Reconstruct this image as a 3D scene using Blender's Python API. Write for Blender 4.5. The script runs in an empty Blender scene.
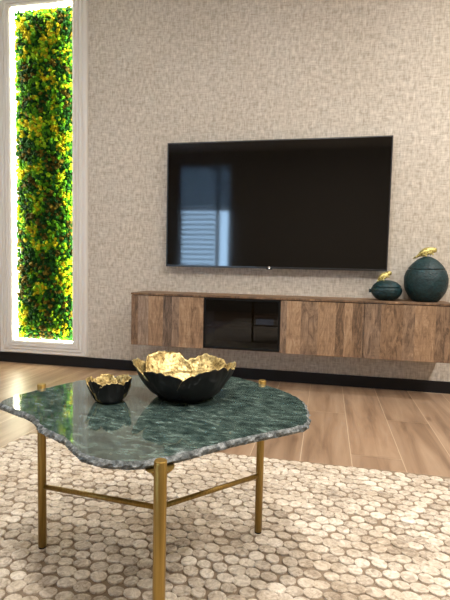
import bpy, bmesh, math, random
from mathutils import Vector, Matrix, noise as mnoise
random.seed(7)
S = bpy.context.scene
C = S.collection
PI = math.pi

# ------------------------------------------------------------------ helpers
def mat(name, base=(.5, .5, .5), rough=.5, metal=0., spec=.5):
    m = bpy.data.materials.new(name); m.use_nodes = True
    b = m.node_tree.nodes['Principled BSDF']
    b.inputs['Base Color'].default_value = (*base, 1)
    b.inputs['Roughness'].default_value = rough
    b.inputs['Metallic'].default_value = metal
    b.inputs['Specular IOR Level'].default_value = spec
    return m, m.node_tree.nodes, m.node_tree.links, b

def nd(ns, t, **kw):
    n = ns.new(t)
    for k, v in kw.items():
        if k in n.inputs.keys(): n.inputs[k].default_value = v
        else: setattr(n, k, v)
    return n

def ramp(ns, stops, interp='LINEAR'):
    r = ns.new('ShaderNodeValToRGB'); r.color_ramp.interpolation = interp
    e = r.color_ramp.elements
    while len(e) < len(stops): e.new(.5)
    for i, (p, c) in enumerate(stops):
        e[i].position = p; e[i].color = (*c, 1)
    return r

def coords(ns, ln, scale=(1, 1, 1), rot=(0, 0, 0), kind='Object'):
    t = ns.new('ShaderNodeTexCoord'); mp = ns.new('ShaderNodeMapping')
    mp.inputs['Scale'].default_value = scale; mp.inputs['Rotation'].default_value = rot
    ln.new(t.outputs[kind], mp.inputs['Vector'])
    return mp

def mixc(ns, ln, fac, a, b, mode='MIX'):
    m = ns.new('ShaderNodeMix'); m.data_type = 'RGBA'; m.blend_type = mode
    for sock, v in ((m.inputs[0], fac), (m.inputs[6], a), (m.inputs[7], b)):
        if isinstance(v, (int, float)): sock.default_value = v
        elif isinstance(v, tuple): sock.default_value = (*v, 1)
        else: ln.new(v, sock)
    return m.outputs[2]

def bump(ns, ln, b, height, strength=.3, dist=.01):
    bp = ns.new('ShaderNodeBump'); bp.inputs['Strength'].default_value = strength
    bp.inputs['Distance'].default_value = dist
    ln.new(height, bp.inputs['Height']); ln.new(bp.outputs[0], b.inputs['Normal'])

def srgb(r, g, b):
    f = lambda c: (c/255/12.92) if c/255 <= .04045 else ((c/255+.055)/1.055)**2.4
    return (f(r), f(g), f(b))

def link(name, me, m=None, parent=None, smooth=False, loc=None):
    o = bpy.data.objects.new(name, me); C.objects.link(o)
    if m is not None:
        for x in (m if isinstance(m, (list, tuple)) else [m]): me.materials.append(x)
    if parent is not None: o.parent = parent
    if loc is not None: o.location = loc
    if smooth: me.polygons.foreach_set('use_smooth', [True]*len(me.polygons))
    return o

def bm_obj(name, bm, m=None, parent=None, smooth=False, loc=None):
    bmesh.ops.recalc_face_normals(bm, faces=bm.faces)
    me = bpy.data.meshes.new(name); bm.to_mesh(me); bm.free()
    return link(name, me, m, parent, smooth, loc)

def box(bm, x0, x1, y0, y1, z0, z1, bev=0., mi=0):
    r = bmesh.ops.create_cube(bm, size=1)
    vs = r['verts']
    bmesh.ops.scale(bm, vec=(x1-x0, y1-y0, z1-z0), verts=vs)
    bmesh.ops.translate(bm, vec=((x0+x1)/2, (y0+y1)/2, (z0+z1)/2), verts=vs)
    fs = set(f for v in vs for f in v.link_faces)
    for f in fs: f.material_index = mi
    if bev > 0:
        es = list(set(e for v in vs for e in v.link_edges))
        bmesh.ops.bevel(bm, geom=es, offset=bev, segments=2, affect='EDGES', profile=.6)

def box_obj(name, dims, m, parent=None, bev=0.):
    bm = bmesh.new(); box(bm, *dims, bev=bev)
    return bm_obj(name, bm, m, parent)

def lathe_bm(prof, n=48, wob=None):
    bm = bmesh.new(); rings = []
    for i, (r, z) in enumerate(prof):
        if r < 1e-6:
            rings.append([bm.verts.new((0, 0, z))])
        else:
            ring = []
            for k in range(n):
                a = 2*PI*k/n; rr = r
                if wob: rr = r*(1+wob(a, z))
                ring.append(bm.verts.new((rr*math.cos(a), rr*math.sin(a), z)))
            rings.append(ring)
    for a, b in zip(rings, rings[1:]):
        if len(a) == 1 and len(b) == 1: continue
        for k in range(n):
            k2 = (k+1) % n
            if len(a) == 1: bm.faces.new((a[0], b[k], b[k2]))
            elif len(b) == 1: bm.faces.new((a[k], b[0], a[k2]))
            else: bm.faces.new((a[k], b[k], b[k2], a[k2]))
    return bm

def tube_bm(p0, p1, r, n=20, bm=None, bev=0.):
    bm = bm or bmesh.new()
    p0, p1 = Vector(p0), Vector(p1); d = (p1-p0); L = d.length; d.normalize()
    q = d.to_track_quat('Z', 'Y')
    prof = [(0, 0), (r-bev, 0), (r, bev), (r, L-bev), (r-bev, L), (0, L)] if bev else [(0, 0), (r, 0), (r, L), (0, L)]
    rings = []
    for rr, z in prof:
        if rr == 0: rings.append([bm.verts.new(p0+q@Vector((0, 0, z)))])
        else: rings.append([bm.verts.new(p0+q@Vector((rr*math.cos(2*PI*k/n), rr*math.sin(2*PI*k/n), z))) for k in range(n)])
    for a, b in zip(rings, rings[1:]):
        for k in range(n):
            k2 = (k+1) % n
            if len(a) == 1: bm.faces.new((a[0], b[k2], b[k]))
            elif len(b) == 1: bm.faces.new((a[k], a[k2], b[0]))
            else: bm.faces.new((a[k], a[k2], b[k2], b[k]))
    return bm

def thing(name, label, cat, loc=(0, 0, 0), group=None, rz=0):
    o = bpy.data.objects.new(name, None); C.objects.link(o)
    o.location = loc; o.rotation_euler = (0, 0, rz); o.empty_display_size = .1
    o['label'] = label; o['category'] = cat
    if group: o['group'] = group
    return o

def struct(o):
    o['kind'] = 'structure'; return o

# ------------------------------------------------------------------ materials
def make_wallpaper():
    m, ns, ln, b = mat('linen_wallpaper', rough=.75, spec=.25)
    v1 = coords(ns, ln, (210, 210, 15)); v2 = coords(ns, ln, (15, 15, 210)); v3 = coords(ns, ln, (1.6, 1.6, 1.6)); v4 = coords(ns, ln, (48, 48, 30))
    n1 = nd(ns, 'ShaderNodeTexNoise', Scale=1., Detail=3.); ln.new(v1.outputs[0], n1.inputs['Vector'])
    n2 = nd(ns, 'ShaderNodeTexNoise', Scale=1., Detail=3.); ln.new(v2.outputs[0], n2.inputs['Vector'])
    n4 = nd(ns, 'ShaderNodeTexNoise', Scale=1., Detail=2.); ln.new(v4.outputs[0], n4.inputs['Vector'])
    a = nd(ns, 'ShaderNodeMath', operation='ADD'); ln.new(n1.outputs[0], a.inputs[0]); ln.new(n2.outputs[0], a.inputs[1])
    a2 = nd(ns, 'ShaderNodeMath', operation='ADD'); ln.new(a.outputs[0], a2.inputs[0]); ln.new(n4.outputs[0], a2.inputs[1])
    h = nd(ns, 'ShaderNodeMath', operation='DIVIDE'); ln.new(a2.outputs[0], h.inputs[0]); h.inputs[1].default_value = 3.
    r = ramp(ns, [(.38, srgb(158, 149, 137)), (.50, srgb(188, 180, 168)), (.62, srgb(212, 205, 194))])
    ln.new(h.outputs[0], r.inputs[0])
    n3 = nd(ns, 'ShaderNodeTexNoise', Scale=1., Detail=2.); ln.new(v3.outputs[0], n3.inputs['Vector'])
    r3 = ramp(ns, [(.3, (.93, .92, .90)), (.7, (1., 1., 1.))]); ln.new(n3.outputs[0], r3.inputs[0])
    c = mixc(ns, ln, 1., r.outputs[0], r3.outputs[0], 'MULTIPLY')
    ln.new(c, b.inputs['Base Color'])
    bump(ns, ln, b, h.outputs[0], .35, .004)
    return m

def make_wood(name, axis='Z', tint=(1, 1, 1), strip=.075):
    """rustic oak: boards of differing tone, grain along the axis, faint saw marks"""
    m, ns, ln, b = mat(name, rough=.55, spec=.3)
    tc = ns.new('ShaderNodeTexCoord'); sx = ns.new('ShaderNodeSeparateXYZ'); ln.new(tc.outputs['Object'], sx.inputs[0])
    along, across = ('Z', 'X') if axis == 'Z' else ('X', 'Y')
    # board index with uneven widths
    w = nd(ns, 'ShaderNodeTexNoise', Scale=4.3, Detail=0.); w.noise_dimensions = '1D'; ln.new(sx.outputs[across], w.inputs['W'])
    k = nd(ns, 'ShaderNodeMath', operation='MULTIPLY_ADD'); ln.new(w.outputs[0], k.inputs[0]); k.inputs[1].default_value = .16
    ln.new(sx.outputs[across], k.inputs[2])
    dv = nd(ns, 'ShaderNodeMath', operation='DIVIDE'); ln.new(k.outputs[0], dv.inputs[0]); dv.inputs[1].default_value = strip
    fl = nd(ns, 'ShaderNodeMath', operation='FLOOR'); ln.new(dv.outputs[0], fl.inputs[0])
    wn = nd(ns, 'ShaderNodeTexWhiteNoise'); wn.noise_dimensions = '1D'; ln.new(fl.outputs[0], wn.inputs['W'])
    # grain
    cmb = ns.new('ShaderNodeCombineXYZ')
    s1 = nd(ns, 'ShaderNodeMath', operation='MULTIPLY'); ln.new(sx.outputs[across], s1.inputs[0]); s1.inputs[1].default_value = 26.
    s2 = nd(ns, 'ShaderNodeMath', operation='MULTIPLY'); ln.new(sx.outputs[along], s2.inputs[0]); s2.inputs[1].default_value = 5.
    s3 = nd(ns, 'ShaderNodeMath', operation='MULTIPLY'); ln.new(wn.outputs[0], s3.inputs[0]); s3.inputs[1].default_value = 40.
    ln.new(s1.outputs[0], cmb.inputs[0]); ln.new(s2.outputs[0], cmb.inputs[1]); ln.new(s3.outputs[0], cmb.inputs[2])
    g = nd(ns, 'ShaderNodeTexNoise', Scale=1., Detail=8., Roughness=.74, Distortion=2.2); ln.new(cmb.outputs[0], g.inputs['Vector'])
    f = nd(ns, 'ShaderNodeMath', operation='MULTIPLY_ADD'); ln.new(wn.outputs[0], f.inputs[0]); f.inputs[1].default_value = .20
    ln.new(g.outputs[0], f.inputs[2])
    T = lambda c: tuple(x*t for x, t in zip(c, tint))
    r = ramp(ns, [(.34, T(srgb(52, 41, 33))), (.50, T(srgb(104, 82, 63))), (.66, T(srgb(143, 115, 89))), (.92, T(srgb(182, 155, 126)))])
    ln.new(f.outputs[0], r.inputs[0])
    # greyed boards
    wn2 = nd(ns, 'ShaderNodeTexWhiteNoise'); wn2.noise_dimensions = '2D'
    cb2 = ns.new('ShaderNodeCombineXYZ'); ln.new(fl.outputs[0], cb2.inputs[0]); cb2.inputs[1].default_value = 3.7; ln.new(cb2.outputs[0], wn2.inputs['Vector'])
    gt = nd(ns, 'ShaderNodeMapRange'); gt.inputs[1].default_value = .55; gt.inputs[2].default_value = 1.; gt.inputs[4].default_value = .55; ln.new(wn2.outputs[0], gt.inputs[0])
    hs = nd(ns, 'ShaderNodeHueSaturation', Saturation=.5, Value=.80); ln.new(r.outputs[0], hs.inputs['Color'])
    c = mixc(ns, ln, gt.outputs[0], r.outputs[0], hs.outputs[0])
    # saw marks across the grain
    cb3 = ns.new('ShaderNodeCombineXYZ')
    q1 = nd(ns, 'ShaderNodeMath', operation='MULTIPLY'); ln.new(sx.outputs[across], q1.inputs[0]); q1.inputs[1].default_value = 9.
    q2 = nd(ns, 'ShaderNodeMath', operation='MULTIPLY'); ln.new(sx.outputs[along], q2.inputs[0]); q2.inputs[1].default_value = 75.
    ln.new(q1.outputs[0], cb3.inputs[0]); ln.new(q2.outputs[0], cb3.inputs[1]); ln.new(s3.outputs[0], cb3.inputs[2])
    g3 = nd(ns, 'ShaderNodeTexNoise', Scale=1., Detail=2.); ln.new(cb3.outputs[0], g3.inputs['Vector'])
    r3 = ramp(ns, [(.33, (.90, .89, .88)), (.5, (1, 1, 1))]); ln.new(g3.outputs[0], r3.inputs[0])
    c = mixc(ns, ln, 1., c, r3.outputs[0], 'MULTIPLY')
    ln.new(c, b.inputs['Base Color'])
    bump(ns, ln, b, g.outputs[0], .25, .004)
    return m

def make_floor():
    m, ns, ln, b = mat('wood_look_tile', rough=.40, spec=.5)
    at = ns.new('ShaderNodeAttribute'); at.attribute_name = 'plank'
    tc = ns.new('ShaderNodeTexCoord'); sc = ns.new('ShaderNodeVectorMath'); sc.operation = 'MULTIPLY'
    ln.new(tc.outputs['Object'], sc.inputs[0]); sc.inputs[1].default_value = (15., 1.3, 1.)
    ad = ns.new('ShaderNodeVectorMath'); ad.operation = 'MULTIPLY_ADD'
    ln.new(at.outputs['Color'], ad.inputs[0]); ad.inputs[1].default_value = (37., 53., 71.); ln.new(sc.outputs[0], ad.inputs[2])
    g = nd(ns, 'ShaderNodeTexNoise', Scale=1., Detail=6., Roughness=.6, Distortion=.5); ln.new(ad.outputs[0], g.inputs['Vector'])
    r = ramp(ns, [(.28, srgb(112, 89, 70)), (.50, srgb(148, 122, 99)), (.74, srgb(170, 145, 121))]); ln.new(g.outputs[0], r.inputs[0])
    # knots
    sk = ns.new('ShaderNodeVectorMath'); sk.operation = 'MULTIPLY'; ln.new(ad.outputs[0], sk.inputs[0]); sk.inputs[1].default_value = (.42, 1.9, 1.)
    vk = nd(ns, 'ShaderNodeTexVoronoi', Scale=1.); ln.new(sk.outputs[0], vk.inputs['Vector'])
    rk = ramp(ns, [(.04, (.52, .46, .42)), (.15, (1, 1, 1))]); ln.new(vk.outputs['Distance'], rk.inputs[0])
    c = mixc(ns, ln, .8, r.outputs[0], rk.outputs[0], 'MULTIPLY')
    sep = ns.new('ShaderNodeSeparateColor'); ln.new(at.outputs['Color'], sep.inputs[0])
    mr = nd(ns, 'ShaderNodeMapRange'); mr.inputs[3].default_value = .88; mr.inputs[4].default_value = 1.06; ln.new(sep.outputs[0], mr.inputs[0])
    hv = nd(ns, 'ShaderNodeHueSaturation'); ln.new(mr.outputs[0], hv.inputs['Value']); ln.new(c, hv.inputs['Color'])
    ln.new(hv.outputs[0], b.inputs['Base Color'])
    bump(ns, ln, b, g.outputs[0], .12, .003)
    return m

def make_marble():
    m, ns, ln, b = mat('green_marble', rough=.05, spec=.85)
    mp = coords(ns, ln, (1., 1., 1.), (0, 0, .18))
    n0 = nd(ns, 'ShaderNodeTexNoise', Scale=3.5, Detail=5., Roughness=.6); ln.new(mp.outputs[0], n0.inputs['Vector'])
    ad = ns.new('ShaderNodeVectorMath'); ad.operation = 'MULTIPLY_ADD'
    ln.new(n0.outputs['Color'], ad.inputs[0]); ad.inputs[1].default_value = (.10, .10, .10); ln.new(mp.outputs[0], ad.inputs[2])
    st = ns.new('ShaderNodeVectorMath'); st.operation = 'MULTIPLY'; ln.new(ad.outputs[0], st.inputs[0]); st.inputs[1].default_value = (34., 62., 14.)
    n1 = nd(ns, 'ShaderNodeTexNoise', Scale=1., Detail=7., Roughness=.68); ln.new(st.outputs[0], n1.inputs['Vector'])
    r1 = ramp(ns, [(.30, srgb(22, 31, 31)), (.45, srgb(46, 60, 57)), (.58, srgb(72, 88, 83)), (.76, srgb(120, 134, 128))]); ln.new(n1.outputs[0], r1.inputs[0])
    # thin dark cracks and pale veins
    vo = nd(ns, 'ShaderNodeTexVoronoi', Scale=1.1); vo.feature = 'DISTANCE_TO_EDGE'; ln.new(st.outputs[0], vo.inputs['Vector'])
    rv = ramp(ns, [(.0, (.35, .42, .40)), (.055, (1, 1, 1))]); ln.new(vo.outputs['Distance'], rv.inputs[0])
    c = mixc(ns, ln, .65, r1.outputs[0], rv.outputs[0], 'MULTIPLY')
    st2 = ns.new('ShaderNodeVectorMath'); st2.operation = 'MULTIPLY'; ln.new(ad.outputs[0], st2.inputs[0]); st2.inputs[1].default_value = (3.2, 10., 3.)
    n2 = nd(ns, 'ShaderNodeTexNoise', Scale=1., Detail=4.); ln.new(st2.outputs[0], n2.inputs['Vector'])
    r2 = ramp(ns, [(.485, (0, 0, 0)), (.5, (1, 1, 1)), (.515, (0, 0, 0))]); ln.new(n2.outputs[0], r2.inputs[0])
    ml = nd(ns, 'ShaderNodeMath', operation='MULTIPLY'); ln.new(r2.outputs[0], ml.inputs[0]); ml.inputs[1].default_value = .12
    c = mixc(ns, ln, ml.outputs[0], c, srgb(170, 188, 178))
    ln.new(c, b.inputs['Base Color'])
    return m

def make_marble_edge():
    m, ns, ln, b = mat('chiselled_marble_edge', rough=.6, spec=.4)
    mp = coords(ns, ln, (1, 1, 1))
    n1 = nd(ns, 'ShaderNodeTexNoise', Scale=75., Detail=5., Roughness=.7); ln.new(mp.outputs[0], n1.inputs['Vector'])
    r = ramp(ns, [(.34, srgb(38, 43, 43)), (.5, srgb(82, 87, 87)), (.68, srgb(146, 149, 150))]); ln.new(n1.outputs[0], r.inputs[0])
    ln.new(r.outputs[0], b.inputs['Base Color']); bump(ns, ln, b, n1.outputs[0], .6, .006)
    return m

def make_rug_disc():
    m, ns, ln, b = mat('hide_discs', rough=.62, spec=.25)
    at = ns.new('ShaderNodeAttribute'); at.attribute_name = 'disc'
    tc = ns.new('ShaderNodeTexCoord')
    ad = ns.new('ShaderNodeVectorMath'); ad.operation = 'MULTIPLY_ADD'
    ln.new(at.outputs['Color'], ad.inputs[0]); ad.inputs[1].default_value = (9., 9., 9.); ln.new(tc.outputs['Object'], ad.inputs[2])
    n1 = nd(ns, 'ShaderNodeTexNoise', Scale=55., Detail=5., Roughness=.68, Distortion=1.2); ln.new(ad.outputs[0], n1.inputs['Vector'])
    sep = ns.new('ShaderNodeSeparateColor'); ln.new(at.outputs['Color'], sep.inputs[0])
    f = nd(ns, 'ShaderNodeMath', operation='MULTIPLY_ADD'); ln.new(sep.outputs[0], f.inputs[0]); f.inputs[1].default_value = .17; ln.new(n1.outputs[0], f.inputs[2])
    r = ramp(ns, [(.36, srgb(128, 114, 99)), (.56, srgb(184, 172, 156)), (.76, srgb(222, 213, 200))]); ln.new(f.outputs[0], r.inputs[0])
    ln.new(r.outputs[0], b.inputs['Base Color'])
    n2 = nd(ns, 'ShaderNodeTexNoise', Scale=5., Detail=2.); ln.new(tc.outputs['Object'], n2.inputs['Vector'])
    r2 = ramp(ns, [(.36, (.84, .79, .73)), (.56, (1.04, 1.03, 1.02))]); ln.new(n2.outputs[0], r2.inputs[0])
    ln.new(mixc(ns, ln, 1., r.outputs[0], r2.outputs[0], 'MULTIPLY'), b.inputs['Base Color'])
    b.inputs['Sheen Weight'].default_value = .25
    bump(ns, ln, b, n1.outputs[0], .25, .003)
    return m

def make_moss():
    m, ns, ln, b = mat('preserved_moss', rough=.85, spec=.15)
    at = ns.new('ShaderNodeAttribute'); at.attribute_name = 'tone'
    mp = coords(ns, ln, (1, 1, 1))
    n1 = nd(ns, 'ShaderNodeTexNoise', Scale=110., Detail=3.); ln.new(mp.outputs[0], n1.inputs['Vector'])
    r = ramp(ns, [(.35, (.5, .5, .5)), (.55, (1.1, 1.1, 1.1))]); ln.new(n1.outputs[0], r.inputs[0])
    c = mixc(ns, ln, 1., at.outputs['Color'], r.outputs[0], 'MULTIPLY')
    ln.new(c, b.inputs['Base Color'])
    tr = ns.new('ShaderNodeBsdfTranslucent'); ln.new(c, tr.inputs[0])
    mx = ns.new('ShaderNodeMixShader'); mx.inputs[0].default_value = .35
    ln.new(b.outputs[0], mx.inputs[1]); ln.new(tr.outputs[0], mx.inputs[2]); ln.new(mx.outputs[0], ns['Material Output'].inputs[0])
    bump(ns, ln, b, n1.outputs[0], .8, .01)
    return m

def make_gold_leaf():
    m, ns, ln, b = mat('gold_leaf', srgb(222, 190, 120), .36, .75)
    mp = coords(ns, ln, (1, 1, 1))
    n1 = nd(ns, 'ShaderNodeTexNoise', Scale=120., Detail=4., Roughness=.6); ln.new(mp.outputs[0], n1.inputs['Vector'])
    r = ramp(ns, [(.35, srgb(104, 84, 44)), (.62, srgb(212, 190, 132))]); ln.new(n1.outputs[0], r.inputs[0])
    ln.new(r.outputs[0], b.inputs['Base Color']); bump(ns, ln, b, n1.outputs[0], .5, .004)
    return m

def make_teal():
    m, ns, ln, b = mat('teal_leathery_glaze', srgb(20, 52, 56), .5, .0, .4)
    mp = coords(ns, ln, (1, 1, 1.6))
    v = nd(ns, 'ShaderNodeTexVoronoi', Scale=85.); ln.new(mp.outputs[0], v.inputs['Vector'])
    n1 = nd(ns, 'ShaderNodeTexNoise', Scale=60., Detail=4.); ln.new(mp.outputs[0], n1.inputs['Vector'])
    r = ramp(ns, [(.3, srgb(4, 25, 29)), (.7, srgb(14, 54, 60))]); ln.new(n1.outputs[0], r.inputs[0])
    ln.new(r.outputs[0], b.inputs['Base Color']); bump(ns, ln, b, v.outputs['Distance'], .55, .004)
    return m

def make_brass():
    m, ns, ln, b = mat('brushed_brass', srgb(150, 120, 60), .42, .8)
    mp = coords(ns, ln, (200, 200, 6))
    n1 = nd(ns, 'ShaderNodeTexNoise', Scale=1., Detail=2.); ln.new(mp.outputs[0], n1.inputs['Vector'])
    r = ramp(ns, [(.3, srgb(128, 102, 48)), (.7, srgb(158, 130, 70))]); ln.new(n1.outputs[0], r.inputs[0])
    ln.new(r.outputs[0], b.inputs['Base Color'])
    return m

def make_lizard_gold():
    m, ns, ln, b = mat('lizard_gold', srgb(200, 178, 70), .42, .55)
    mp = coords(ns, ln, (1, 1, 1))
    n1 = nd(ns, 'ShaderNodeTexNoise', Scale=110., Detail=3.); ln.new(mp.outputs[0], n1.inputs['Vector'])
    r = ramp(ns, [(.38, srgb(116, 98, 48)), (.55, srgb(204, 192, 120))]); ln.new(n1.outputs[0], r.inputs[0])
    ln.new(r.outputs[0], b.inputs['Base Color']); bump(ns, ln, b, n1.outputs[0], .4, .003)
    return m

M = {}
M['wallpaper'] = make_wallpaper()
M['oak'] = make_wood('rustic_oak_upright')
M['oak_flat'] = make_wood('rustic_oak_lengthwise', 'X', (1.02, 1., .98), .16)
M['floor'] = make_floor()
M['grout'] = mat('pale_grout', srgb(194, 173, 149), .8)[0]
M['marble'] = make_marble()
M['marble_edge'] = make_marble_edge()
M['disc'] = make_rug_disc()
M['backing'] = mat('rug_backing', srgb(138, 122, 104), .95, 0, .1)[0]
M['moss'] = make_moss()
M['gold'] = make_gold_leaf()
M['teal'] = make_teal()
M['brass'] = make_brass()
M['lizard'] = make_lizard_gold()
M['white'] = mat('white_lacquer', srgb(212, 209, 205), .45)[0]
M['ceiling'] = mat('white_paint', srgb(235, 232, 226), .8)[0]
M['plain_wall'] = mat('beige_paint', srgb(176, 164, 148), .8)[0]
M['black_trim'] = mat('black_gloss_trim', srgb(13, 13, 17), .5, 0, .3)[0]
M['black_glaze'] = mat('black_matt_glaze', srgb(12, 12, 13), .5, 0, .35)[0]
M['tv_black'] = mat('tv_black_plastic', srgb(20, 20, 21), .35)[0]
M['screen'] = mat('tv_glossy_screen', (.0032, .0030, .0028), .055, 0, .5)[0]
M['chrome'] = mat('chrome', (.8, .8, .8), .2, 1.)[0]
M['dark'] = mat('dark_carcass', srgb(7, 7, 7), .6, 0, .2)[0]
M['device'] = mat('device_black', srgb(28, 29, 33), .4)[0]
M['rubber'] = mat('black_rubber', srgb(20, 18, 16), .8)[0]

M['frame_white'] = mat('white_window_frame', srgb(200, 202, 205), .5)[0]

def emis(name, col, s):
    m = bpy.data.materials.new(name); m.use_nodes = True
    ns, ln = m.node_tree.nodes, m.node_tree.links
    ns.remove(ns['Principled BSDF']); e = ns.new('ShaderNodeEmission')
    e.inputs[0].default_value = (*col, 1); e.inputs[1].default_value = s
    ln.new(e.outputs[0], ns['Material Output'].inputs[0]); return m
M['added_glow'] = emis('added_bluish_glow', (.45, .7, 1.), .13)  # faint bluish glow added so the guessed box shows through the smoked glass
M['led'] = emis('led_light', (1., .95, .70), 58.)

m_ = bpy.data.materials.new('translucent_shade'); m_.use_nodes = True
_n, _l = m_.node_tree.nodes, m_.node_tree.links; _n.remove(_n['Principled BSDF'])
_d = _n.new('ShaderNodeBsdfDiffuse'); _d.inputs[0].default_value = (*srgb(130, 145, 165), 1)
_t = _n.new('ShaderNodeBsdfTranslucent'); _t.inputs[0].default_value = (*srgb(205, 210, 215), 1)
_x = _n.new('ShaderNodeMixShader'); _x.inputs[0].default_value = .6
_l.new(_d.outputs[0], _x.inputs[1]); _l.new(_t.outputs[0], _x.inputs[2]); _l.new(_x.outputs[0], _n['Material Output'].inputs[0])
M['shade'] = m_
M['blind'] = m_.copy(); M['blind'].name = 'translucent_blind'
for q in M['blind'].node_tree.nodes:
    if q.type in ('BSDF_DIFFUSE', 'BSDF_TRANSLUCENT'): q.inputs[0].default_value = (*srgb(225, 228, 232), 1)

def glass(name, tint, gloss_rough=.02):
    m = bpy.data.materials.new(name); m.use_nodes = True
    ns, ln = m.node_tree.nodes, m.node_tree.links
    ns.remove(ns['Principled BSDF'])
    t = ns.new('ShaderNodeBsdfTransparent'); t.inputs[0].default_value = (*tint, 1)
    g = ns.new('ShaderNodeBsdfGlossy'); g.inputs['Roughness'].default_value = gloss_rough
    f = ns.new('ShaderNodeFresnel'); f.inputs[0].default_value = 1.5
    mx = ns.new('ShaderNodeMixShader')
    ln.new(f.outputs[0], mx.inputs[0]); ln.new(t.outputs[0], mx.inputs[1]); ln.new(g.outputs[0], mx.inputs[2])
    ln.new(mx.outputs[0], ns['Material Output'].inputs[0]); return m
M['smoked'] = glass('smoked_glass', (.34, .36, .40))
M['clear'] = glass('clear_glass', (.94, .96, .97))

# ------------------------------------------------------------------ room shell
XL, XR, YF, ZC = -2.62, 2.9, -5.2, 2.78
# back wall with a shallow niche for the moss panel
NX0, NX1, NZ0, NZ1, ND = -1.952, -1.458, .180, 2.600, .066
bm = bmesh.new()
box(bm, XL-.1, NX0, 0, ND, -.05, ZC+.1); box(bm, NX1, XR+.1, 0, ND, -.05, ZC+.1)
box(bm, NX0, NX1, 0, ND, -.05, NZ0); box(bm, NX0, NX1, 0, ND, NZ1, ZC+.1); box(bm, XL-.1, XR+.1, ND, ND+.08, -.05, ZC+.1)
struct(bm_obj('wall_back', bm, M['wallpaper']))
struct(box_obj('wall_left', (XL-.12, XL, YF, 0, -.05, ZC+.1), M['plain_wall']))
struct(box_obj('wall_right', (XR, XR+.12, YF, 0, -.05, ZC+.1), M['plain_wall']))
struct(box_obj('ceiling', (XL-.12, XR+.12, YF-.12, .12, ZC, ZC+.1), M['ceiling']))
# front wall behind the camera, with a window opening
WX0, WX1, WZ0, WZ1 = -2.30, -1.33, .55, 2.55
bm = bmesh.new()
box(bm, XL-.12, WX0, YF-.12, YF, -.05, ZC); box(bm, WX1, XR+.12, YF-.12, YF, -.05, ZC)
box(bm, WX0, WX1, YF-.12, YF, -.05, WZ0); box(bm, WX0, WX1, YF-.12, YF, WZ1, ZC)
struct(bm_obj('wall_front', bm, mat('taupe_paint', srgb(128, 119, 108), .8)[0]))
w = thing('window_1', 'white framed window with a blind', 'window', ((WX0+WX1)/2, YF, WZ0)); del w['label']; del w['category']; struct(w)
hw = (WX1-WX0)/2; hh = WZ1-WZ0
bm = bmesh.new()
for a, b_ in ((-hw, -hw+.05), (hw-.05, hw), (.20, .27)): box(bm, a, b_, -.10, -.03, 0, hh)
for a, b_ in ((0, .05), (hh-.05, hh), (1.20, 1.27)): box(bm, -hw, hw, -.10, -.03, a, b_)
bm_obj('window_frame', bm, M['frame_white'], w)
box_obj('window_pane', (-hw+.03, hw-.03, -.075, -.068, .03, hh-.03), M['clear'], w)
bm = bmesh.new()
for i in range(14):
    z = .07+i*.088
    r = bmesh.ops.create_cube(bm, size=1)
    bmesh.ops.scale(bm, vec=(.62, .080, .002), verts=r['verts'])
    bmesh.ops.rotate(bm, cent=(0, 0, 0), matrix=Matrix.Rotation(.55, 3, 'X'), verts=r['verts'])
    bmesh.ops.translate(bm, vec=(-.12, .0, z), verts=r['verts'])
bm_obj('blind', bm, M['blind'], w)
box_obj('roller_shade', (-hw+.02, hw-.02, -.005, .0, 1.27, hh-.02), M['shade'], w)

# floor: wood-look tiles laid towards the wall with pale joints
bm = bmesh.new(); lay = bm.loops.layers.float_color.new('plank')
rng = random.Random(5)
pw = .2027; gap = .0036
seams = {0: -.6159, 1: -1.1814, 2: -.6646, 3: -1.222}   # the joints that show, counted from the tile left of x = .49
k0 = math.floor((XL-.28)/pw)
def quad(x0, x1, y0, y1, z, mi):
    f = bm.faces.new([bm.verts.new(c) for c in ((x0, y0, z), (x1, y0, z), (x1, y1, z), (x0, y1, z))])
    f.material_index = mi
    c = (rng.random(), rng.random(), rng.random(), 1)
    for l in f.loops: l[lay] = c
for k in range(k0, 14):
    xa, xb = .28+k*pw, .28+(k+1)*pw
    xa, xb = max(xa, XL), min(xb, XR)
    if xb <= xa: continue
    s0 = seams.get(k, -rng.random()*1.2)
    y = s0+1.2
    while y > YF:
        ya, yb = max(y-1.2, YF), min(y, 0)
        if yb > ya: quad(xa+gap/2, xb-gap/2, ya+gap/2, yb-gap/2, 0, 0)
        y -= 1.2
quad(XL-.1, XR+.1, YF-.1, .1, -.0012, 1)
struct(bm_obj('floor', bm, [M['floor'], M['grout']]))

# baseboard along the back wall
bm = bmesh.new(); box(bm, XL, XR, -.012, 0, 0, .0755, bev=.002)
struct(bm_obj('baseboard_back', bm, M['black_trim']))

# ------------------------------------------------------------------ moss panel
PX0, PX1, PZ0, PZ1 = -2.066, -1.348, .0815, 2.700
IX0, IX1, IZ0, IZ1 = -1.952, -1.458, .180, 2.600
cx = (PX0+PX1)/2
P = thing('green_wall_panel', 'tall white moulded frame with backlit green and yellow moss on the wall', 'wall panel', (cx, 0, PZ0))
ox, oz = cx, PZ0
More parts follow.
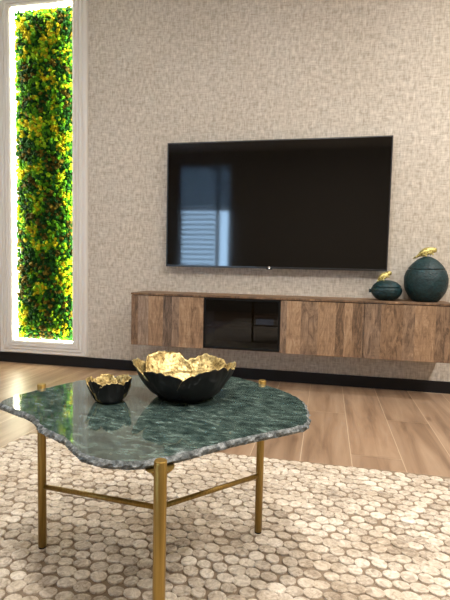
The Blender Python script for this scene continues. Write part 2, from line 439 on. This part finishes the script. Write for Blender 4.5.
# moulded frame: a stepped profile carried round the rectangle with mitred corners
prof = [(0, 0), (0, .022), (.006, .028), (.026, .028), (.030, .022), (.034, .022), (.040, .032), (.056, .032), (.060, .025),
        (.064, .025), (.068, .035), (.084, .035), (.088, .029), (.092, .029), (.096, .035), (.112, .033), (.118, .024), (.118, .001)]
bm = bmesh.new(); rings = []
for u, d in prof:
    t = u/.118
    xs0 = PX0+(IX0-PX0)*t-ox; xs1 = PX1+(IX1-PX1)*t-ox; z0 = PZ0+(IZ0-PZ0)*t-oz; z1 = PZ1+(IZ1-PZ1)*t-oz
    rings.append([bm.verts.new((x, -d, z)) for x, z in ((xs0, z0), (xs1, z0), (xs1, z1), (xs0, z1))])
for a, b_ in zip(rings, rings[1:]):
    for k in range(4): bm.faces.new((a[k], a[(k+1) % 4], b_[(k+1) % 4], b_[k]))
bm_obj('frame', bm, M['white'], P)
ix0, ix1, iz0, iz1 = IX0-ox, IX1-ox, IZ0-oz, IZ1-oz
box_obj('back_panel', (ix0+.001, ix1-.001, ND-.006, ND-.001, iz0+.001, iz1-.001), M['white'], P)
# light strip: runs round the inside of the frame, facing the moss and the room
bm = bmesh.new(); e = .003
for (x0, x1, z0, z1) in ((ix0+.001, ix0+e, iz0+.001, iz1-.001), (ix1-e, ix1-.001, iz0+.001, iz1-.001), (ix0+e, ix1-e, iz0+.001, iz0+e), (ix0+e, ix1-e, iz1-e, iz1-.001)):
    box(bm, x0, x1, -.020, .042, z0, z1)
bm.normal_update()
for f in bm.faces: f.material_index = 1 if abs(f.normal.y) > .9 else 0      # white end caps, glowing sides
s = bm_obj('light_strip', bm, [M['led'], M['white']], P); s['label'] = 'glowing white light strip'

def moss_mesh():
    base = bmesh.new(); bmesh.ops.create_icosphere(base, subdivisions=1, radius=1)
    bv = [v.co.copy() for v in base.verts]; bf = [[v.index for v in f.verts] for f in base.faces]; base.free()
    rg = random.Random(11)
    verts, faces, cols = [], [], []
    mx0, mx1, mz0, mz1 = ix0+.007, ix1-.010, iz0+.010, iz1-.010; yo = ND-.006
    # a slim dark board carries the clumps
    vb = [(mx0+.01, yo, mz0+.01), (mx1-.01, yo, mz0+.01), (mx1-.01, yo, mz1-.01), (mx0+.01, yo, mz1-.01)]
    vf = [(x, yo-.012, z) for x, _, z in vb]
    verts += vb+vf; cols += [(.02, .06, .01)]*8
    faces += [(0, 1, 2, 3), (4, 5, 6, 7), (0, 1, 5, 4), (1, 2, 6, 5), (2, 3, 7, 6), (3, 0, 4, 7)]
    tones = [(.005, .038, .004), (.010, .075, .005), (.065, .23, .006), (.24, .42, .007), (.42, .38, .006), (.50, .41, .007), (.13, .095, .007), (.06, .05, .005)]
    n = 0
    z = mz0
    step = .019
    pts = []
    rows = int((mz1-mz0)/step); colsn = int((mx1-mx0)/step)
    for i in range(rows+1):
        for j in range(colsn+1):
            pts.append((mx0+(j+rg.uniform(-.45, .45))*(mx1-mx0)/colsn, mz0+(i+rg.uniform(-.45, .45))*(mz1-mz0)/rows))
    for (x, z) in pts:
        ed = min(x-mx0, mx1-x, z-mz0, mz1-z)
        bulge = min(1, max(0, ed)/.13)
        r = rg.uniform(.011, .021)
        y = yo-.012-(.018+.016*bulge+rg.uniform(-.004, .010))
        f1 = mnoise.noise(Vector((x*8, z*8, 1.3))); f2 = mnoise.noise(Vector((x*19, z*19, 7.9))); f3 = rg.uniform(-.28, .28)
        q = f1*.9+f2*.7+f3
        if q < -.34: c = tones[rg.choice((6, 7, 0))]
        elif q < -.02: c = tones[rg.choice((0, 1, 0, 1, 2))]
        elif q < .26: c = tones[rg.choice((1, 2, 2, 3))]
        elif q < .44: c = tones[rg.choice((3, 3, 4, 2))]
        else: c = tones[rg.choice((4, 5, 5, 3))]
        k = rg.uniform(.75, 1.2); c = tuple(min(1, v*k) for v in c)
        o = len(verts)
        for v in bv:
            s_ = r*rg.uniform(.55, 1.25)
            verts.append((x+v.x*s_, min(yo-.001, y+v.y*s_*.9), z+v.z*s_)); cols.append(c)
        faces += [tuple(o+i for i in f) for f in bf]
    me = bpy.data.meshes.new('moss'); me.from_pydata(verts, [], faces)
    a = me.color_attributes.new('tone', 'FLOAT_COLOR', 'POINT')
    a.data.foreach_set('color', [x for c in cols for x in (*c, 1)])
    return me
mo = link('moss', moss_mesh(), M['moss'], P); mo['kind'] = 'stuff'; mo['label'] = 'tufted green and yellow moss'

# ------------------------------------------------------------------ television
T = thing('wall_mounted_television', 'large black flat television on the wall above the wooden console', 'television', (0, -.03, .76))
w2, h2 = .725, .83
bm = bmesh.new(); box(bm, -w2, w2, -.036, -.004, 0, h2, bev=.003)
bm_obj('housing', bm, M['tv_black'], T)
bm = bmesh.new()
for d in ((-w2, w2, -.0415, -.036, 0, .013), (-w2, w2, -.0415, -.036, h2-.007, h2), (-w2, -w2+.007, -.0415, -.036, .013, h2-.007), (w2-.007, w2, -.0415, -.036, .013, h2-.007)):
    box(bm, *d)
bm_obj('bezel', bm, mat('bezel_dark_grey', srgb(34, 34, 36), .3)[0], T)
box_obj('screen', (-w2+.0065, w2-.0065, -.0398, -.0355, .0125, h2-.0065), M['screen'], T)
box_obj('wall_bracket', (-.22, .22, -.004, .030, .22, .60), M['tv_black'], T, .003)
bm = lathe_bm([(0, 0), (.0085, 0), (.0085, .003), (.0062, .0042), (.0062, .003), (0, .003)], 28)
bmesh.ops.rotate(bm, cent=(0, 0, 0), matrix=Matrix.Rotation(PI/2, 3, 'X'), verts=bm.verts)
bmesh.ops.translate(bm, vec=(-.013, -.0405, .006), verts=bm.verts)
bm_obj('emblem', bm, M['chrome'], T, True)
box_obj('sensor_pod', (-.032, .006, -.040, -.012, -.006, .001), M['tv_black'], T, .002)

# ------------------------------------------------------------------ floating console
X0, X1 = -.893, 1.074; D = .27; Z0, Z1 = .241, .5845
K = thing('floating_media_console', 'long rustic wooden wall-hung console under the television with dark glass flap', 'console', (X0, 0, Z0))
kx = lambda v: v-X0
kz = lambda v: v-Z0
L = X1-X0; H = Z1-Z0
box_obj('top_panel', (-.003, L+.003, -D-.001, 0, H-.013, H), M['oak_flat'], K, .0015)
box_obj('bottom_panel', (0, L, -D+.02, 0, 0, .014), M['oak_flat'], K, .001)
dv = [0, kx(-.4), kx(.094), kx(.584), L]
for i, xx in enumerate(dv):
    a = xx-.008 if 0 < i < 4 else (0 if i == 0 else L-.016)
    box_obj('side_panel' if i in (0, 4) else 'divider', (a, a+.016, -D+.0205, 0, .014, H-.0135), M['oak'] if i in (0, 4) else M['dark'], K)
box_obj('back_board', (.016, L-.016, -.006, -.0005, .014, H-.0135), M['dark'], K)
def door(x0, x1):
    box_obj('door', (x0+.0015, x1-.0015, -D, -D+.0195, .000, H-.0175), M['oak'], K, .0012)
door(dv[0], dv[1]); door(dv[2]-.006, dv[3]); door(dv[3], dv[4])
# dark glass flap with a slim frame
gx0, gx1 = dv[1]+.002, dv[2]-.0085
fl = bmesh.new(); z0, z1 = .006, H-.0175; fw = .010
for d in ((gx0, gx1, z0, z0+.014), (gx0, gx1, z1-fw, z1), (gx0, gx0+fw, z0+.014, z1-fw), (gx1-fw, gx1, z0+.014, z1-fw)):
    box(fl, d[0], d[1], -D, -D+.018, d[2], d[3])
gf = bm_obj('glass_flap', fl, M['dark'], K)
box_obj('flap_pane', (gx0+fw-.001, gx1-fw+.001, -D+.004, -D+.008, z0+.013, z1-fw+.001), M['smoked'], gf)
box_obj('shelf', (dv[1]+.0085, dv[2]-.0085, -D+.05, -.0065, .135, .149), M['oak_flat'], K)
SB = thing('guessed_media_box', 'guessed small dark media box with added bluish glow behind the dark glass flap', 'media box', (-.015, -.15, Z0+.149))  # guessed box, put in for a faint bluish rectangle in the glass
box_obj('casing', (-.075, .075, -.06, .06, .004, .062), M['device'], SB, .003)
box_obj('glow_plate', (-.055, .055, -.0615, -.059, .014, .052), M['added_glow'], SB)
for sx_ in (-.06, .06):
    for sy_ in (-.045, .045): bm_obj('foot', tube_bm((sx_, sy_, 0), (sx_, sy_, .0045), .008, 12), M['rubber'], SB)

# ------------------------------------------------------------------ lidded jars
def smooth_prof(pts, n=6):
    out = []
    for i in range(len(pts)-1):
        p0 = pts[max(i-1, 0)]; p1 = pts[i]; p2 = pts[i+1]; p3 = pts[min(i+2, len(pts)-1)]
        for k in range(n):
            t = k/n
            f = lambda a, b, c, d: .5*((2*b)+(-a+c)*t+(2*a-5*b+4*c-d)*t*t+(-a+3*b-3*c+d)*t**3)
            out.append((max(0, f(p0[0], p1[0], p2[0], p3[0])), f(p0[1], p1[1], p2[1], p3[1])))
    out.append(pts[-1]); return out

def lizard(parent, loc, s, rz, tilt):
    """a small crouching lizard: arched trunk, wedge head, curled tail, four legs with feet"""
    me = bpy.data.meshes.new('lizard_knob')
    V = [(0, 0, .016), (.010, 0, .0205), (.020, 0, .0200), (.028, 0, .0190), (.036, 0, .0185), (.043, 0, .0165),   # trunk, neck, head, snout
         (-.012, 0, .0135), (-.022, .002, .0085), (-.031, .005, .0045), (-.036, .011, .003), (-.033, .016, .003),    # tail
         (.021, .009, .011), (.025, .013, .002), (.021, -.009, .011), (.025, -.013, .002),                           # front legs
         (-.004, .010, .010), (.001, .014, .002), (-.004, -.010, .010), (.001, -.014, .002)]                         # rear legs
    E_ = [(0, 1), (1, 2), (2, 3), (3, 4), (4, 5), (0, 6), (6, 7), (7, 8), (8, 9), (9, 10), (2, 11), (11, 12), (2, 13), (13, 14), (0, 15), (15, 16), (0, 17), (17, 18)]
    R = [.0150, .0156, .0130, .0105, .0108, .0062, .0098, .0042, .0030, .0022, .0016, .0034, .0024, .0034, .0024, .0036, .0026, .0036, .0026]
    me.from_pydata([tuple(c*s for c in v) for v in V], E_, [])
    o = link('lizard_knob', me, M['lizard'], parent, loc=loc)
    o.rotation_euler = (0, tilt, rz); o['label'] = 'gold lizard knob'
    md = o.modifiers.new('skin', 'SKIN'); md.use_smooth_shade = True
    for i, v in enumerate(me.skin_vertices[0].data):
        v.radius = (R[i]*s, R[i]*s); v.use_root = (i == 0)
    sd = o.modifiers.new('sub', 'SUBSURF'); sd.levels = 2; sd.render_levels = 2
    return o

def wob(seed, amp):
    return lambda a, z: amp*mnoise.noise(Vector((math.cos(a)*2.2+seed, math.sin(a)*2.2, z*16)))+amp*.5*mnoise.noise(Vector((math.cos(a)*6+seed, math.sin(a)*6, z*50)))

def jar(loc, label, pts, zc, seed, amp, liz, nub=None):
    J = thing('lidded_jar', label, 'jar', loc, 'teal fruit-shaped jars on the console')
    pr = smooth_prof(pts)
    rc = None
    for (r0, z0), (r1, z1) in zip(pr, pr[1:]):
        if z0 <= zc < z1: rc = r0+(r1-r0)*(zc-z0)/(z1-z0)
    low = [p for p in pr if p[1] < zc-.003]; up = [p for p in pr if p[1] > zc+.003]
    bm = lathe_bm([(0, .0)]+low+[(rc+.0002, zc-.0022), (rc-.002, zc-.0014), (rc-.006, zc-.0012), (rc-.006, zc-.0002), (rc-.010, zc-.0002), (rc-.012, zc-.02), (0, .02)], 56, wob(seed, amp))
    body = bm_obj('body', bm, M['teal'], J, True)
    bm = lathe_bm([(0, zc+.004), (rc-.008, zc+.004), (rc-.007, zc+.0004), (rc-.005, zc+.0008), (rc-.0025, zc+.0018)]+up, 56, wob(seed, amp))
    lid = bm_obj('lid', bm, M['teal'], J, True)
    lizard(lid, *liz)
    if nub:
        bm = lathe_bm([(0, -.01), (.011, -.01), (.010, .006), (.0125, .012), (.009, .015), (0, .012)], 20)
        bmesh.ops.rotate(bm, cent=(0, 0, 0), matrix=Matrix.Rotation(-PI/2, 3, 'Y'), verts=bm.verts)
        bmesh.ops.translate(bm, vec=nub, verts=bm.verts)
        bm_obj('stalk_nub', bm, M['teal'], J, True)
    return J
u = .00568
big = [(10*u, 0), (12.2*u, .3*u), (15.2*u, 3*u), (18*u, 7*u), (20.6*u, 12*u), (21.8*u, 18*u), (21.9*u, 24*u), (20.2*u, 29.5*u), (17.6*u, 34*u), (13.8*u, 38.3*u), (9.6*u, 41.8*u), (5*u, 44.2*u), (0, 45.4*u)]
jar((.942, -.137, Z1), 'large round teal jar with pointed top and gold lizard lid', [(r_, z_*1.055) for r_, z_ in big], 33.9*u, 2., .026, ((-.012, 0, 46.0*u+.004), 1.75, .15, -.20))
u = .0058
small = [(6.5*u, 0), (8.3*u, .4*u), (11.6*u, 2.6*u), (14.4*u, 6*u), (15.6*u, 10*u), (14.9*u, 13.5*u), (12.4*u, 17*u), (8.6*u, 19.6*u), (4.2*u, 20.9*u), (0, 21.3*u)]
jar((.718, -.14, Z1), 'small squat teal jar with gold lizard lid and side nub', small, 13.6*u, 8., .028, ((-.018, 0, 19.6*u+.003), 1.5, .1, -.50), (-15.0*u, 0, 9.6*u))

# ------------------------------------------------------------------ rug
RX0, RX1, RY0, RY1 = -.925, 1.75, -4.2, -1.312
R_ = thing('disc_rug', 'cream and taupe rug of round hide discs under the coffee table', 'rug', (RX0, RY0, 0))
rw, rh = RX1-RX0, RY1-RY0
bk = box_obj('backing', (.004, rw-.004, .004, rh-.004, .0003, .004), M['backing'], R_)
def rug_mesh():
    rg = random.Random(3)
    verts, faces, cols = [], [], []
    n = 14; pitch = .0425; ry = pitch*.86
    rows = int(rh/ry)
    for i in range(rows+1):
        for j in range(int(rw/pitch)+1):
            x = (j+(.5 if i % 2 else 0))*pitch+rg.uniform(-.004, .004); y = i*ry+rg.uniform(-.0035, .0035)
            x += .012*mnoise.noise(Vector((x*2.5, y*2.5, 0))); y += .012*mnoise.noise(Vector((x*2.5, y*2.5, 5)))
            if x < .016 or x > rw-.016 or y < .012 or y > rh-.012: continue
            r = rg.uniform(.0181, .0224); el = rg.uniform(.95, 1.14); ph = rg.uniform(0, PI); tz = rg.uniform(0, .0010)
            tx, ty = rg.uniform(-.03, .03), rg.uniform(-.03, .03)
            c = (rg.random(), rg.random(), rg.random(), 1)
            o = len(verts)
            for (k, zz) in ((.96, .0035), (1.0, .0072), (.93, .0082), (.55, .0076)):
                for q in range(n):
                    a = 2*PI*q/n
                    rr = r*k*(1+.05*math.sin(2*a+ph)+.025*math.sin(3*a+ph*2))
                    dx, dy = rr*math.cos(a)*el, rr*math.sin(a)/el
                    verts.append((x+dx, y+dy, zz+(tz+tx*dx+ty*dy if zz > .005 else 0)))
                    cols.append(c)
            verts.append((x, y, .0073+tz)); cols.append(c)
            for k in range(3):
                for q in range(n):
                    q2 = (q+1) % n
                    faces.append((o+k*n+q, o+k*n+q2, o+(k+1)*n+q2, o+(k+1)*n+q))
            for q in range(n): faces.append((o+3*n+q, o+3*n+(q+1) % n, o+4*n))
    me = bpy.data.meshes.new('hide_discs'); me.from_pydata(verts, [], faces)
    a = me.color_attributes.new('disc', 'FLOAT_COLOR', 'POINT'); a.data.foreach_set('color', [v for c in cols for v in c])
    return me
rd = link('hide_discs', rug_mesh(), M['disc'], R_, True); rd['kind'] = 'stuff'

# ------------------------------------------------------------------ coffee table
ZT = .4445; TH = .0145
TX, TY = -.03, -2.13; ZR = .0098
TB = thing('coffee_table', 'low coffee table with wavy green marble top on brass tripod legs', 'table', (TX, TY, ZR))
outl = [(-.368, -2.23), (-.377, -2.19), (-.37, -2.154), (-.349, -2.096), (-.316, -2.014), (-.285, -1.962), (-.173, -1.869), (-.037, -1.805), (.081, -1.809), (.147, -1.84), (.197, -1.880), (.258, -1.931), (.302, -1.996), (.323, -2.076), (.334, -2.150), (.330, -2.188), (.297, -2.224), (.246, -2.272), (.209, -2.308), (.171, -2.351), (.143, -2.386), (.12, -2.412), (.097, -2.433), (.079, -2.446), (.06, -2.457), (.034, -2.464), (.002, -2.465), (-.028, -2.456), (-.056, -2.44), (-.084, -2.416), (-.111, -2.393), (-.143, -2.374), (-.177, -2.357), (-.219, -2.319), (-.255, -2.290), (-.298, -2.270), (-.343, -2.248)]
def closed_smooth(pts, n):
    out = []; N = len(pts)
    for i in range(N):
        p0, p1, p2, p3 = (Vector(pts[(i+k-1) % N]) for k in range(4))
        m_ = max(2, int((p2-p1).length/.0045))
        for k in range(m_):
            t = k/m_
            out.append(.5*((2*p1)+(-p0+p2)*t+(2*p0-5*p1+4*p2-p3)*t*t+(-p0+3*p1-3*p2+p3)*t**3))
    return out
outl = [tuple(Vector(p)+(Vector(p)-Vector((TX, TY))).normalized()*(.006 if i < 14 else 0)) for i, p in enumerate(outl)]
pl = closed_smooth(outl, 0)
N = len(pl); rg = random.Random(21)
cen = Vector((TX, TY))
nor = []
for i in range(N):
    d = (pl[(i+1) % N]-pl[i-1]).normalized(); nv = Vector((-d.y, d.x))
    if nv.dot(pl[i]-cen) < 0: nv = -nv
    nor.append(nv)
bm = bmesh.new(); zt = ZT-ZR
chips = [rg.uniform(-1, 1) for _ in range(N)]
chips2 = [mnoise.noise(Vector((pl[i].x*62, pl[i].y*62, 0))) for i in range(N)]
def ring(off, z, amp, zamp=0., sd=0):
    r = []
    for i in range(N):
        q = off+amp*(.75*chips2[(i+sd) % N]*1.6+.35*chips[(i*3+sd) % N])
        p = pl[i]+nor[i]*q-cen
        r.append(bm.verts.new((p.x, p.y, z+zamp*mnoise.noise(Vector((pl[i].x*60+sd, pl[i].y*60, 3))))))
    return r
rings = [ring(-.0070, zt, .0030), ring(-.0022, zt-.0035, .0046, .0018, 0), ring(.0, zt-.0075, .0044, .0018, 2), ring(-.002, zt-.0115, .0042, .001, 4), ring(-.005, zt-TH, .0015)]
ft = bm.faces.new(rings[0]); ft.material_index = 0
for a, b_ in zip(rings, rings[1:]):
    for k in range(N):
        f = bm.faces.new((a[k], a[(k+1) % N], b_[(k+1) % N], b_[k])); f.material_index = 1
fb = bm.faces.new(list(reversed(rings[-1]))); fb.material_index = 1
top = bm_obj('tabletop', bm, [M['marble'], M['marble_edge']], TB); top['label'] = 'green marble top with rough chipped edge'
legs = [(-.3595, -2.0803), (.1915, -1.8659), (.1045, -2.4570)]
for (x, y) in legs:
    lx, ly = x-TX, y-TY
    lg = bm_obj('leg', tube_bm((lx, ly, .003), (lx, ly, .4535-ZR), .0108, 28, bev=.0012), M['brass'], TB)
    for p in lg.data.polygons: p.use_smooth = len(p.vertices) == 4
    bm_obj('foot_pad', tube_bm((lx, ly, 0), (lx, ly, .0035), .0102, 24), M['rubber'], lg)
    d = Vector((-lx, -ly)).normalized()
    # flared bracket, set inward of the leg, that carries the marble
    fl = lathe_bm([(0, -.020), (.0085, -.020), (.0120, -.014), (.0185, -.007), (.0250, -.002), (.0255, 0), (0, 0)], 28)
    bmesh.ops.translate(fl, vec=(lx+d.x*.030, ly+d.y*.030, zt-TH), verts=fl.verts)
    bm_obj('bracket', fl, M['brass'], lg, False)
jx, jy, jz = -.0255-TX, -2.108-TY, .178-ZR
for (x, y) in legs:
    a = Vector((x-TX, y-TY, jz)); c = Vector((jx, jy, jz))
    st = bm_obj('stretcher', tube_bm(a, c, .0066, 18), M['brass'], TB, True)

# ------------------------------------------------------------------ petal bowls
def bowl(loc, label, R, H, n, seed, rz, rb):
    B = thing('petal_bowl', label, 'bowl', loc, 'black and gold petal bowls on the coffee table', rz)
    rg = random.Random(seed)
    prf = lambda t: (rb+(R-rb)*(t**.72), H*(t**1.55))
    # foot and inner cup
    pin = [(0, .002)]+[(prf(t)[0]*.93, prf(t)[1]+.004) for t in (0., .1, .2, .3, .4, .5, .6)]
    pout = [(prf(t)[0]*.97, prf(t)[1]+.0) for t in (.6, .5, .4, .3, .2, .1)]+[(rb*.98, .0), (0, 0)]
    bm = lathe_bm(pin+pout, 48)
    k0 = len(pin)-1
    bm.faces.ensure_lookup_table()
    for f in bm.faces:
        f.material_index = 1 if f.index < 48*k0 else 0
    bm_obj('cup', bm, [M['black_glaze'], M['gold']], B, True)
    half = PI/n*1.5
    for k in range(n):
        a0 = 2*PI*k/n+rg.uniform(-.07, .07); hs = rg.uniform(.95, 1.06); off = .0022 if k % 2 else -.0022
        nu, nt = 26, 22; s0 = rg.uniform(0, 50)
        bm = bmesh.new()
        def surf(i, j, th):
            q = -1+2*i/nu; t = .08+.92*j/nt
            tm = (1-.36*abs(q)**3.-.03*abs(q))*hs      # rounded petal outline
            tm += .055*mnoise.noise(Vector((q*7+s0, 0, 0)))+.035*mnoise.noise(Vector((q*16+s0, 3, 0)))
            tt = t*tm
            r, z = prf(max(tt, 0))
            rip = .022*R*math.sin(q*26+s0+4*t)*t*t+.10*R*mnoise.noise(Vector((q*3+s0, t*3, 0)))*t
            cup = (1-q*q)*.045*R*t                        # belly of each petal
            r = r+off+cup+rip*.6-.03*R*(q*q)*t
            if t > .93: z += H*.02*mnoise.noise(Vector((q*22+s0, 9, 0)))
            a = a0+q*half*(.55+.45*min(1, t*1.6))
            nr = Vector((math.cos(a)*.75, math.sin(a)*.75, -.66))
            return Vector((r*math.cos(a), r*math.sin(a), z))-nr*th
        thk = .0020+.0035*R
        G = [[bm.verts.new(surf(i, j, 0)) for j in range(nt+1)] for i in range(nu+1)]
        I = [[bm.verts.new(surf(i, j, thk)) for j in range(nt+1)] for i in range(nu+1)]
        for i in range(nu):
            for j in range(nt):
                bm.faces.new((G[i][j], G[i+1][j], G[i+1][j+1], G[i][j+1])).material_index = 0
                bm.faces.new((I[i][j], I[i][j+1], I[i+1][j+1], I[i+1][j])).material_index = 1
            bm.faces.new((G[i][nt], G[i+1][nt], I[i+1][nt], I[i][nt])).material_index = 1
            bm.faces.new((G[i][0], I[i][0], I[i+1][0], G[i+1][0])).material_index = 0
        for j in range(nt):
            bm.faces.new((G[0][j], G[0][j+1], I[0][j+1], I[0][j])).material_index = 1 if j > nt*.88 else 0
            bm.faces.new((G[nu][j], I[nu][j], I[nu][j+1], G[nu][j+1])).material_index = 1 if j > nt*.88 else 0
        lo = min(v.co.z for v in bm.verts)
        if lo < .0005:
            for v in bm.verts:
                if v.co.z < .0005: v.co.z = .0005
        bm_obj('petal', bm, [M['black_glaze'], M['gold']], B, True)
    return B
bowl((.024, -2.052, ZT), 'large black petal bowl with crinkled gold inside on the marble table', .124, .087, 6, 4, .29, .046)
bowl((-.137, -2.143, ZT), 'small black petal bowl with gold rim on the marble table', .0525, .057, 6, 9, .1, .024)

# ------------------------------------------------------------------ light
def area(name, loc, size, power, col, rot=(0, 0, 0), shape='DISK', spread=PI):
    l = bpy.data.lights.new(name, 'AREA'); l.shape = shape; l.size = size; l.energy = power; l.color = col; l.spread = spread
    o = bpy.data.objects.new(name, l); C.objects.link(o); o.location = loc; o.rotation_euler = rot; return o
warm = (1., .95, .885)
for i, (x, y, p) in enumerate(((1.95, -.95, 42), (.2, -1.7, 12), (-1.4, -1.7, 6), (2.0, -2.6, 62), (.4, -3.1, 56), (-1.5, -3.1, 18))):
    area('ceiling_downlight', (x, y, ZC-.012), .22, p, warm)
W = bpy.data.worlds.new('daylight'); S.world = W; W.use_nodes = True
bg = W.node_tree.nodes['Background']; bg.inputs[0].default_value = (.48, .72, 1., 1); bg.inputs[1].default_value = 24.

# ------------------------------------------------------------------ camera
f_px, yaw, pit, rol = 472.147, .2108, .0716, .0221
fw = Vector((-math.sin(yaw)*math.cos(pit), math.cos(yaw)*math.cos(pit), -math.sin(pit)))
r0 = Vector((math.cos(yaw), math.sin(yaw), 0)); u0 = r0.cross(fw)
r = r0*math.cos(rol)+u0*math.sin(rol); u_ = u0*math.cos(rol)-r0*math.sin(rol)
cam = bpy.data.cameras.new('camera'); co = bpy.data.objects.new('camera', cam); C.objects.link(co)
cam.sensor_fit = 'VERTICAL'; cam.sensor_height = 24.; cam.lens = f_px/600*24; cam.clip_start = .02
co.matrix_world = Matrix(((r.x, u_.x, -fw.x, .3578), (r.y, u_.y, -fw.y, -3.1672), (r.z, u_.z, -fw.z, .7706), (0, 0, 0, 1)))
S.camera = co
S.view_settings.view_transform = 'Standard'; S.view_settings.look = 'None'
S.view_settings.exposure = .08; S.view_settings.gamma = 1.; S.view_settings.use_curve_mapping = False
try:
    S.cycles.use_denoising = True; S.cycles.max_bounces = 10; S.cycles.diffuse_bounces = 5; S.cycles.transparent_max_bounces = 12
    S.cycles.sample_clamp_indirect = 6.
except Exception: pass
